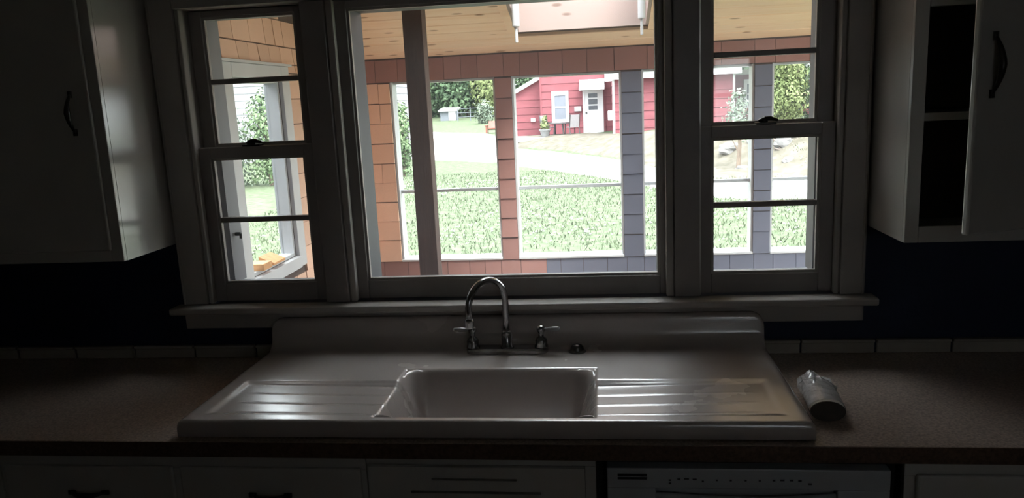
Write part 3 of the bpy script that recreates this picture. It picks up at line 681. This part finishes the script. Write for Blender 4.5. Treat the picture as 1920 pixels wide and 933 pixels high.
far = [(-22, 50), (-13.5, 47.5), (-10.1, 44.1), (-6.1, 38.5), (-3.3, 29.0), (-.91, 25.4), (.95, 21.8), (2.74, 15.6), (4.69, 15.0), (9, 13.4), (15, 12.6)]
def strip(A, C_, dz, n=14, sub=6):
    b = B(); A2 = []; C2 = []
    for P, Q in ((A, A2), (C_, C2)):
        for i in range(len(P) - 1):
            for k in range(sub): t = k / sub; Q.append((P[i][0] + (P[i + 1][0] - P[i][0]) * t, P[i][1] + (P[i + 1][1] - P[i][1]) * t))
        Q.append(P[-1])
    for (a, c) in zip(A2, C2):
        wob = .25 * noise.noise(Vector((a[0] * .9, a[1] * .9, 0)))
        for k in range(n + 1):
            t = k / n; x = a[0] + (c[0] - a[0]) * t; y = a[1] + (c[1] - a[1]) * t + wob
            b.v.append((x, y, gz(x, y) + (dz if 0 < k < n else -.03)))
    for i in range(len(A2) - 1):
        for k in range(n): q = i * (n + 1) + k; b.f.append((q, q + n + 1, q + n + 2, q + 1))
    return b
struct('driveway', strip(near, far, .05), 'gravel', 'pale gravel driveway curving across the lawn below the red house', 'driveway', smooth=True)
bank_far = [(-3.9, 31.2), (-2.4, 31.3), (-.2, 30.9), (.95, 26.9), (3.2, 24), (4.9, 23.5), (9, 23), (15, 22)]
bank_near = [(-3.35, 29.1), (-2.0, 27.2), (-.91, 25.5), (.95, 21.9), (2.74, 15.7), (4.69, 15.1), (9, 13.5), (15, 12.7)]
struct('bank', strip(bank_near, bank_far, .07), 'bank', 'dry grassy bank between driveway and red house', 'bank', smooth=True)
# clover heads scattered on the lawn: nobody could count them
cb2 = B(); random.seed(3)
for i in range(3000):
    x = random.uniform(-5.5, 5.5); y = random.uniform(6.0, 17.5)
    if noise.noise(Vector((x * .5, y * .4, 1.7))) < -.08: continue
    s_ = random.uniform(.010, .020); z = gz(x, y) + random.uniform(.03, .07)
    cb2.add([(x - s_, y, z), (x, y - s_, z), (x + s_, y, z), (x, y + s_, z), (x, y, z + s_ * 1.2), (x, y, z - s_)], [(0, 1, 4), (1, 2, 4), (2, 3, 4), (3, 0, 4), (1, 0, 5), (2, 1, 5), (3, 2, 5), (0, 3, 5)])
single('clover_heads', cb2, 'clover', 'white clover heads scattered through the lawn by the porch', 'clover', kind='stuff', loc=(0, 0, 0))
tb = B()
for i in range(24000):
    x = random.uniform(-6.5, 5.5); y = 5.5 + 14 * random.random() ** 1.2
    h = random.uniform(.03, .075); z = gz(x, y) - .01; q = random.uniform(0, 6.28); wd = random.uniform(.005, .014); c_, s_ = math.cos(q) * wd, math.sin(q) * wd
    lx, ly = random.uniform(-.04, .04), random.uniform(-.04, .04)
    tb.add([(x - c_, y - s_, z), (x + c_, y + s_, z), (x + c_ * .4 + lx, y + s_ * .4 + ly, z + h), (x - c_ * .4 + lx, y - s_ * .4 + ly, z + h)], [(0, 1, 2, 3)])
single('grass_tufts', tb, 'lawn', 'loose grass tufts standing through the lawn', 'grass', kind='stuff', loc=(0, 0, 0))

# ---- red house
HY, WY = 31.5, 27.0
hs = thing('red_house', 'red shingled house with white door, awning and window across the driveway', 'house', (0, HY, .1))
def wall_block(name, b): return part(name, b, 'red', hs)
def courses(par, x0, x1, y, z0, z1, step=.32, axis='x', depth=.03, cut=None, facing=-1, nm='siding_course', mat='red'):
    z = z0
    while z < z1 - .02:
        zt = min(z + step, z1)
        segs = [(x0, x1)]
        for (a, c, b0, b1) in (cut or []):
            if z < b1 - .02 and zt > b0 + .02:
                ns_ = []
                for s0, s1 in segs:
                    if a > s0: ns_.append((s0, min(a, s1)))
                    if c < s1: ns_.append((max(c, s0), s1))
                segs = [q_ for q_ in ns_ if q_[1] - q_[0] > .02]
        for s0, s1 in segs:
            pr = [(y, z), (y + facing * depth, z + .004), (y + facing * depth * .25, zt), (y, zt)]
            if axis == 'x': b = B().prism(pr, 0, s0, s1)
            else: b = B().prism([(p[0], p[1]) for p in pr], 1, s0, s1)
            part(nm, b, mat, par)
        z = zt
wA = wall_block('entry_wall', box(-2.35, .42, HY, HY + 4, .0, 3.3))
wR = wall_block('recess_wall', box(.42, .714, HY + .06, HY + 4, .0, 2.34)); courses(wR, .42, .70, HY + .06, .1, 2.3)
courses(wA, -2.35, .42, HY, .10, 3.3, cut=[(-1.90, -1.14, .68, 2.03), (-.54, .34, 0, 2.08)])
part('corner_board', box(-2.39, -2.31, HY - .035, HY + .03, .1, 3.3), 'red', hs)
wB = wall_block('rear_wall', B().prism([(-3.75, .0), (-2.36, .0), (-2.36, 2.66), (-3.75, 1.93)], 1, HY + .9, HY + 4))
courses(wB, -3.75, -2.36, HY + .9, .10, 1.90)
part('rake_board', B().prism([(-3.95, 1.80), (-2.36, 2.62), (-2.36, 2.80), (-3.95, 1.98)], 1, HY + .72, HY + 4.1), 'white', hs)
wC = wall_block('wing_wall', box(.72, 5.12, WY, HY + 4, .0, 2.34))
courses(wC, .72, 5.12, WY, .16, 2.3)
wD = part('side_courses', box(.715, .72, WY + .02, HY, .0, 2.34), 'red', hs)
courses(wD, WY + .02, HY, .715, .16, 2.3, axis='y')
part('corner_board', box(.68, .76, WY - .035, WY + .05, .1, 2.34), 'white', hs)
part('corner_board', box(5.05, 5.13, WY - .035, WY + .03, .1, 2.34), 'white', hs)
wE = wall_block('end_wall', box(5.12, 8.6, 29.0, HY + 4, .0, 2.3)); courses(wE, 5.13, 8.6, 29.0, .1, 2.3, cut=[(5.75, 6.6, .98, 2.1)])
part('fascia', box(.50, 5.30, WY - .40, WY - .36, 2.30, 2.50), 'white', hs)
part('fascia', box(5.0, 8.8, 28.62, 28.66, 2.28, 2.46), 'white', hs)
part('soffit', box(.50, 5.30, WY - .36, WY + .1, 2.342, 2.36), 'white', hs)
part('roof', B().prism([(WY - .42, 2.502), (HY + 4.4, 3.25), (HY + 4.4, 3.35), (WY - .42, 2.55)], 0, .48, 8.8), 'roof', hs)
# house window, door, awning, fixtures
def hwin(x0, x1, z0, z1, y):
    f_ = part('window', B().box(x0, x0 + .13, y - .06, y + .01, z0, z1).box(x1 - .13, x1, y - .06, y + .01, z0, z1).box(x0 + .13, x1 - .13, y - .06, y + .01, z1 - .18, z1).box(x0 + .13, x1 - .13, y - .06, y + .01, z0, z0 + .13), 'white', hs)
    zm = (z0 + z1) / 2 - .02
    part('sash_rail', box(x0 + .13, x1 - .13, y - .045, y + .01, zm - .03, zm + .03), 'white', f_)
    part('pane', box(x0 + .13, x1 - .13, y - .03, y - .02, zm + .03, z1 - .18), 'housepane', f_)
    part('pane', box(x0 + .13, x1 - .13, y - .03, y - .02, z0 + .13, zm - .03), 'housepane', f_)
hwin(-1.89, -1.15, .69, 2.02, HY); hwin(5.78, 6.62, 1.0, 2.1, 29.0)
dr = part('door', box(-.46, .26, HY - .05, HY + .01, .14, 2.02), 'white', hs)
part('door_frame', B().box(-.54, -.46, HY - .07, HY + .01, .14, 2.08).box(.26, .34, HY - .07, HY + .01, .14, 2.08), 'white', hs)
for a, c in ((1.40, 1.62), (1.68, 1.86)): part('pane', box(-.30, .09, HY - .056, HY - .049, a, c), 'darkpane', dr)
part('pane', box(-.30, .09, HY - .056, HY - .049, 1.17, 1.34), 'darkpane', dr)
part('knob', B().tube([(-.40, HY - .05, 1.05), (-.40, HY - .12, 1.05)], .04, 10), 'nickel', dr)
part('awning', B().prism([(HY - .9, 2.0), (HY + .02, 2.0), (HY + .02, 2.45), (HY - .1, 2.45), (HY - .9, 2.10)], 0, -.67, .40), 'white', hs, bevel=.01)
part('mail_box', box(-.91, -.61, HY - .15, HY - .03, 1.13, 1.33), 'white', hs, bevel=.02)
part('outlet_cover', box(-.86, -.72, HY - .07, HY - .03, .55, .72), 'white', hs, bevel=.02)
part('light_box', box(-2.90, -2.70, HY + .80, HY + .89, .74, .90), 'white', hs, bevel=.02)
part('meter_box', box(.50, .70, 27.4, 27.75, .80, 1.16), 'white', hs, bevel=.02)
struct('patio', B().box(-3.6, .9, HY - 1.9, HY - .05, .0, .165), 'concrete', 'pale concrete patio in front of the red house', 'patio', bevel=.02)
# patio furniture
PYY = HY - 1.15; PZ = .166
t = thing('patio_table', 'dark round patio table in front of the red house window', 'table', (-1.55, PYY, PZ))
part('table_top', B().lathe([(.36, .50), (.38, .51), (.38, .53), (.36, .535)], (-1.55, PYY, PZ), 24), 'iron', t)
for k in range(4):
    q = math.pi / 4 + k * math.pi / 2
    part('leg', B().tube([(-1.55 + .30 * math.cos(q), PYY + .30 * math.sin(q), PZ), (-1.55 + .22 * math.cos(q), PYY + .22 * math.sin(q), PZ + .51)], .028, 8), 'iron', t)
def chair(x, y, rot, label):
    c_ = thing('patio_chair', label, 'chair', (x, y, PZ), rotz=rot, group='chairs on the red house patio')
    part('seat', box(-.22, .22, -.22, .22, .33, .36), 'sling', c_, bevel=.01)
    part('backrest', B().prism([(-.22, .34), (-.19, .34), (-.27, .86), (-.30, .86)], 0, -.20, .20), 'sling', c_)
    for sx in (-1, 1):
        part('leg', B().tube([(sx * .22, .22, 0), (sx * .22, .20, .52)], .024, 8), 'iron', c_)
        part('leg', B().tube([(sx * .22, -.26, 0), (sx * .22, -.19, .34), (sx * .22, -.29, .88)], .024, 8), 'iron', c_)
        part('armrest', B().tube([(sx * .23, .22, .52), (sx * .23, -.23, .54)], .018, 8), 'iron', c_)
    return c_
chair(-.98, PYY - .15, .5, 'grey sling patio chair between the table and the white door')
chair(-2.02, PYY + .35, -2.2, 'grey sling patio chair half hidden behind the planter')
p = thing('planter', 'grey clay planter with a yellow-green shrub on the patio', 'planter', (-2.10, PYY - .45, PZ))
part('pot', B().lathe([(.14, 0), (.15, .02), (.22, .26), (.25, .27), (.25, .32), (.21, .32), (.20, .29)], (-2.10, PYY - .45, PZ), 20), 'pot', p, smooth=False)

# ---- foliage
def leaves(blobs, n, size, seed, flat=.6):
    random.seed(seed); b = B(); tot = sum(q[3] ** 2 for q in blobs)
    for (x, y, z, r_) in blobs:
        for i in range(int(n * r_ * r_ / tot)):
            d_ = Vector((random.gauss(0, 1), random.gauss(0, 1), random.gauss(0, 1))).normalized()
            rad = r_ * (random.random() ** .35) * (1 + .25 * noise.noise(d_ * 2.3 + Vector((x, y, z))))
            c_ = Vector((x, y, z)) + d_ * rad
            nrm = (d_ + Vector((random.uniform(-flat, flat), random.uniform(-flat, flat), random.uniform(-.2, flat)))).normalized()
            a = nrm.orthogonal().normalized(); a = Matrix.Rotation(random.uniform(0, 6.28), 3, nrm) @ a; e_ = nrm.cross(a)
            s_ = size * random.uniform(.6, 1.3)
            b.add([c_ - a * s_, c_ - e_ * s_ * .55, c_ + a * s_, c_ + e_ * s_ * .55], [(0, 1, 2, 3)])
    return b
part('foliage', leaves([(-2.10, PYY - .45, PZ + .45, .20), (-2.12, PYY - .45, PZ + .68, .14), (-2.08, PYY - .45, PZ + .82, .09)], 420, .05, 21), 'leaf3', p)
def tree(name, x, y, h, wd, leaf, label, seed, n=3200, size=.16, low=.12, cat='tree', group=None, trunk='bark'):
    z = gz(x, y) - .03; random.seed(seed)
    t_ = thing(name, label, cat, (x, y, z), group=group)
    bl = []
    for i in range(13):
        f_ = i / 12; zz = z + h * (low + (.95 - low) * f_); rad = wd * (.38 + .30 * math.sin(math.pi * min(1, f_ * .9 + .12)))
        q = random.uniform(0, 6.28); o_ = wd * .34 * random.random() * (1.2 - f_)
        bl.append((x + math.cos(q) * o_, y + math.sin(q) * o_, zz, rad * random.uniform(.65, 1.0)))
    part('foliage', leaves(bl, n, size, seed), leaf, t_)
    tr = .035 * h ** .8
    b = B().tube([(x, y, z), (x + .02 * h, y, z + h * .35), (x, y, z + h * .8)], [tr, tr * .75, tr * .2], 8)
    for i in range(4):
        q = random.uniform(0, 6.28); z0_ = z + h * (.25 + .13 * i)
        b.tube([(x + .01 * h, y, z0_), (x + math.cos(q) * wd * .45, y + math.sin(q) * wd * .45, z0_ + h * .18)], [tr * .4, tr * .12], 6)
    part('trunk', b, trunk, t_)
    return t_
gT = 'trees behind the garden'
TL = [(-16.5, 60, 8.5, 4.2, 'leaf1', 'leafy green tree behind the garden, first past the brown post'),
      (-13.6, 63, 9.0, 4.4, 'leaf2', 'dark green tree behind the small grey shed'),
      (-10.8, 61, 9.0, 4.0, 'leaf2', 'dark dense tree behind the garden fence'),
      (-8.6, 59, 8.0, 2.8, 'leaf3', 'yellow-green tree among the darker garden trees'),
      (-6.4, 62, 9.5, 4.2, 'leaf2', 'dark tree nearest the red house roof, behind the garden shrub'),
      (-3.0, 64, 9.0, 4.0, 'leaf4', 'grey-green tree showing above the lean-to roof'),
      (-20.5, 62, 8.5, 4.2, 'leaf1', 'green tree behind the garden at the brown post'),
      (4.6, 52, 10.0, 4.5, 'leaf4', 'pale grey-green tree standing behind the red house wing'),
      (9.5, 50, 10.0, 5.0, 'leaf2', 'dark tree far behind the end of the red house')]
for i, (x, y, h, wd, lf, lab) in enumerate(TL): tree('tree', x, y, h, wd, lf, lab, 100 + i, n=9000, size=.17, low=.05, group=gT)
# trees right of the house, on the bank
for i, (x, y, h, wd, lf, lab, sz) in enumerate([
        (6.3, 23.5, 5.2, 2.0, 'leaf4', 'tall pale tree on the bank past the last porch pillar', .11),
        (5.6, 21.0, 2.4, 1.1, 'leaf3', 'yellow-green bush on the bank above the boulders', .08),
        (7.6, 22.0, 3.4, 1.8, 'leaf1', 'green bushy tree on the bank beyond the yellow-green bush', .10)]):
    tree('bank_tree', x, y, h, wd, lf, lab, 200 + i, n=8000, size=sz * .6, low=.08, group='trees on the bank')
tree('sapling', 3.62, 17.2, 2.05, .62, 'leaf4', 'slim young tree in front of the red house wing', 231, n=700, size=.05, low=.50, cat='tree')
# bush by white building, garden shrubs
tree('bush', -5.50, 19.5, 2.1, .62, 'leaf1', 'tall narrow bush on the lawn before the white building', 240, n=2200, size=.055, low=.10, cat='bush')
tree('garden_shrub', -7.6, 49.5, 1.35, 1.1, 'leaf4', 'pale shrub in front of the garden fence', 250, n=900, size=.10, low=.15, cat='bush')
tree('garden_shrub', -14.6, 57, 1.6, 1.4, 'leaf3', 'low yellow-green shrub beside the small grey shed', 251, n=900, size=.12, low=.15, cat='bush')
# trees seen through the side window
for i, (x, y, h, wd, lf, lab) in enumerate([
        (-10.0, 17.6, 2.3, 1.3, 'leaf4', 'pale green bush seen through the side window, far edge'),
        (-9.0, 18.2, 2.5, 1.2, 'leaf1', 'leafy bush seen through the middle of the side window'),
        (-11.2, 18.4, 2.5, 1.4, 'leaf1', 'leafy bush seen at the near edge of the side window')]):
    tree('hedge_bush', x, y, h, wd, lf, lab, 260 + i, n=2600, size=.06, low=.08, cat='bush', group='bushes before the white building')
def plant(x, y, lab, seed):
    t_ = thing('lily_clump', lab, 'plant', (x, y, gz(x, y))); random.seed(seed); b = B()
    for i in range(26):
        q = random.uniform(0, 6.28); L = random.uniform(.3, .55); c_, s_ = math.cos(q), math.sin(q); z = gz(x, y)
        p = [Vector((x, y, z)), Vector((x + c_ * L * .25, y + s_ * L * .25, z + L * .7)), Vector((x + c_ * L * .6, y + s_ * L * .6, z + L * .75))]
        sd_ = Vector((-s_, c_, 0)) * .022
        b.add([p[0] - sd_, p[0] + sd_, p[1] + sd_, p[1] - sd_, p[2]], [(0, 1, 2, 3), (3, 2, 4)])
    part('leaf_blades', b, 'leaf3', t_)
plant(-5.9, 8.6, 'yellow-green lily clump on the lawn outside the side window', 1)
plant(-8.4, 14.2, 'small yellow-green clump at the hedge outside the side window', 2)
# white clapboard building
wb = thing('white_building', 'white clapboard building behind the bushes beyond the lawn', 'building', (-12.5, 30, -.3))
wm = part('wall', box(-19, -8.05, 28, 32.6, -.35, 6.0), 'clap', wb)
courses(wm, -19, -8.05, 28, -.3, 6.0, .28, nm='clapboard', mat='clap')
courses(wm, 28.0, 32.6, -8.05, -.3, 6.0, .28, axis='y', facing=1, nm='clapboard', mat='clap')
part('corner_board', box(-8.09, -7.99, 27.95, 28.06, -.3, 6.0), 'clap', wb)
part('roof', B().prism([(27.6, 6.0), (33.0, 6.0), (30.3, 8.4)], 0, -19.4, -7.7), 'roof', wb)
# small shed, white crate, garden fence, red bench
s_ = thing('garden_shed', 'small grey shed with pale front by the garden fence', 'shed', (-11.1, 56, gz(-11.1, 56)))
z = gz(-11.1, 56) - .02
part('wall', box(-11.9, -10.7, 55.4, 56.5, z, z + .72), 'shedgrey', s_)
part('front_panel', box(-11.25, -10.71, 55.35, 55.398, z + .02, z + .70), 'white', s_)
part('roof', B().prism([(55.2, z + .70), (56.7, z + .90), (56.7, z + .97), (55.2, z + .78)], 0, -12.0, -10.55), 'white', s_)
z = gz(-13.6, 56) - .01
single('white_crate', B().box(-13.95, -13.3, 55.8, 56.2, z, z + .28).box(-14.0, -13.25, 55.75, 56.25, z + .28, z + .33), 'white', 'small white crate on the grass beside the grey shed', 'crate', bevel=.01)
fe = thing('garden_fence', 'thin pale garden fence beside the grey shed', 'fence', (-8.6, 54, gz(-8.6, 54)))
for i in range(6):
    x = -10.3 + i * .95; z = gz(x, 54); part('fence_post', box(x - .03, x + .03, 53.97, 54.03, z - .05, z + 1.0), 'shedgrey', fe)
for k in range(3):
    part('fence_rail', B().tube([(-10.3 + i * .95, 53.96, gz(-10.3 + i * .95, 54) + .3 + .3 * k) for i in range(6)], .018, 6), 'shedgrey', fe)
bx_, by_ = -5.42, 37.7; z = gz(bx_, by_)
t = thing('lawn_chair', 'orange-red low lawn chair at the driveway edge', 'chair', (bx_, by_, z))
part('seat', B().prism([(by_ - .25, z + .24), (by_ + .28, z + .16), (by_ + .28, z + .20), (by_ - .25, z + .28)], 0, bx_ - .26, bx_ + .26), 'orange', t)
part('backrest', B().prism([(by_ + .22, z + .16), (by_ + .27, z + .16), (by_ + .50, z + .62), (by_ + .45, z + .62)], 0, bx_ - .25, bx_ + .25), 'orange', t)
for sx in (-1, 1):
    part('leg', box(bx_ + sx * .30 - .03, bx_ + sx * .30 + .03, by_ - .30, by_ - .22, z - .02, z + .40), 'orange', t)
    part('leg', box(bx_ + sx * .30 - .03, bx_ + sx * .30 + .03, by_ + .30, by_ + .38, z - .02, z + .40), 'orange', t)
    part('armrest', box(bx_ + sx * .32 - .06, bx_ + sx * .32 + .06, by_ - .34, by_ + .40, z + .40, z + .43), 'orange', t)
# boulders and roots on the bank
def rock(x, y, sx, sy_, sz, lab, seed):
    z = gz(x, y); b = B(); n1, n2 = 9, 14
    for i in range(n1 + 1):
        th = math.pi * i / n1
        for k in range(n2):
            q = 2 * math.pi * k / n2; d_ = Vector((math.sin(th) * math.cos(q), math.sin(th) * math.sin(q), math.cos(th)))
            rr_ = 1 + .35 * noise.noise(d_ * 1.6 + Vector((seed, seed * 2.1, 0)))
            b.v.append((x + d_.x * sx * rr_, y + d_.y * sy_ * rr_, z + sz * .35 + d_.z * sz * rr_))
    for i in range(n1):
        for k in range(n2): b.f.append((i * n2 + k, (i + 1) * n2 + k, (i + 1) * n2 + (k + 1) % n2, i * n2 + (k + 1) % n2))
    single('boulder', b, 'rock', lab, 'boulder', 'pale boulders on the bank')
for i, (x, y, a, c, lab) in enumerate([
        (3.66, 18.6, .30, .20, 'largest pale boulder on the bank, nearest the slate pillar'), (3.72, 17.2, .17, .12, 'pale boulder low on the bank, below the largest one'),
        (4.75, 17.4, .24, .20, 'rounded boulder among the roots past the last pillar'), (4.70, 16.6, .15, .11, 'small pale boulder at the foot of the rooted bank'),
        (4.20, 18.4, .16, .12, 'boulder partly behind the last slate pillar'), (5.15, 17.6, .22, .18, 'boulder at the outer end of the rooted bank'),
        (3.10, 17.6, .09, .06, 'tiny stone on the bank near the largest boulder'), (4.45, 17.0, .09, .07, 'tiny stone between the pillar and the rounded boulder')]):
    rock(x, y, a, a * .8, c, lab, i + 1.3)
rb = thing('dry_roots', 'tangle of dry brown roots around the rounded boulder on the bank', 'roots', (4.75, 17.8, gz(4.75, 17.8)))
random.seed(44)
for i in range(16):
    x = random.uniform(4.3, 5.5); y = random.uniform(17.6, 18.6); pts = []
    for k in range(6): pts.append((x + random.uniform(-.10, .10) + (k - 2.5) * .03, y - k * .12, gz(x, y - k * .12) + .02 + .08 * math.sin(k * 1.1 + i)))
    part('root', B().tube(pts, [.035, .03, .028, .024, .018, .01], 6), 'root', rb)
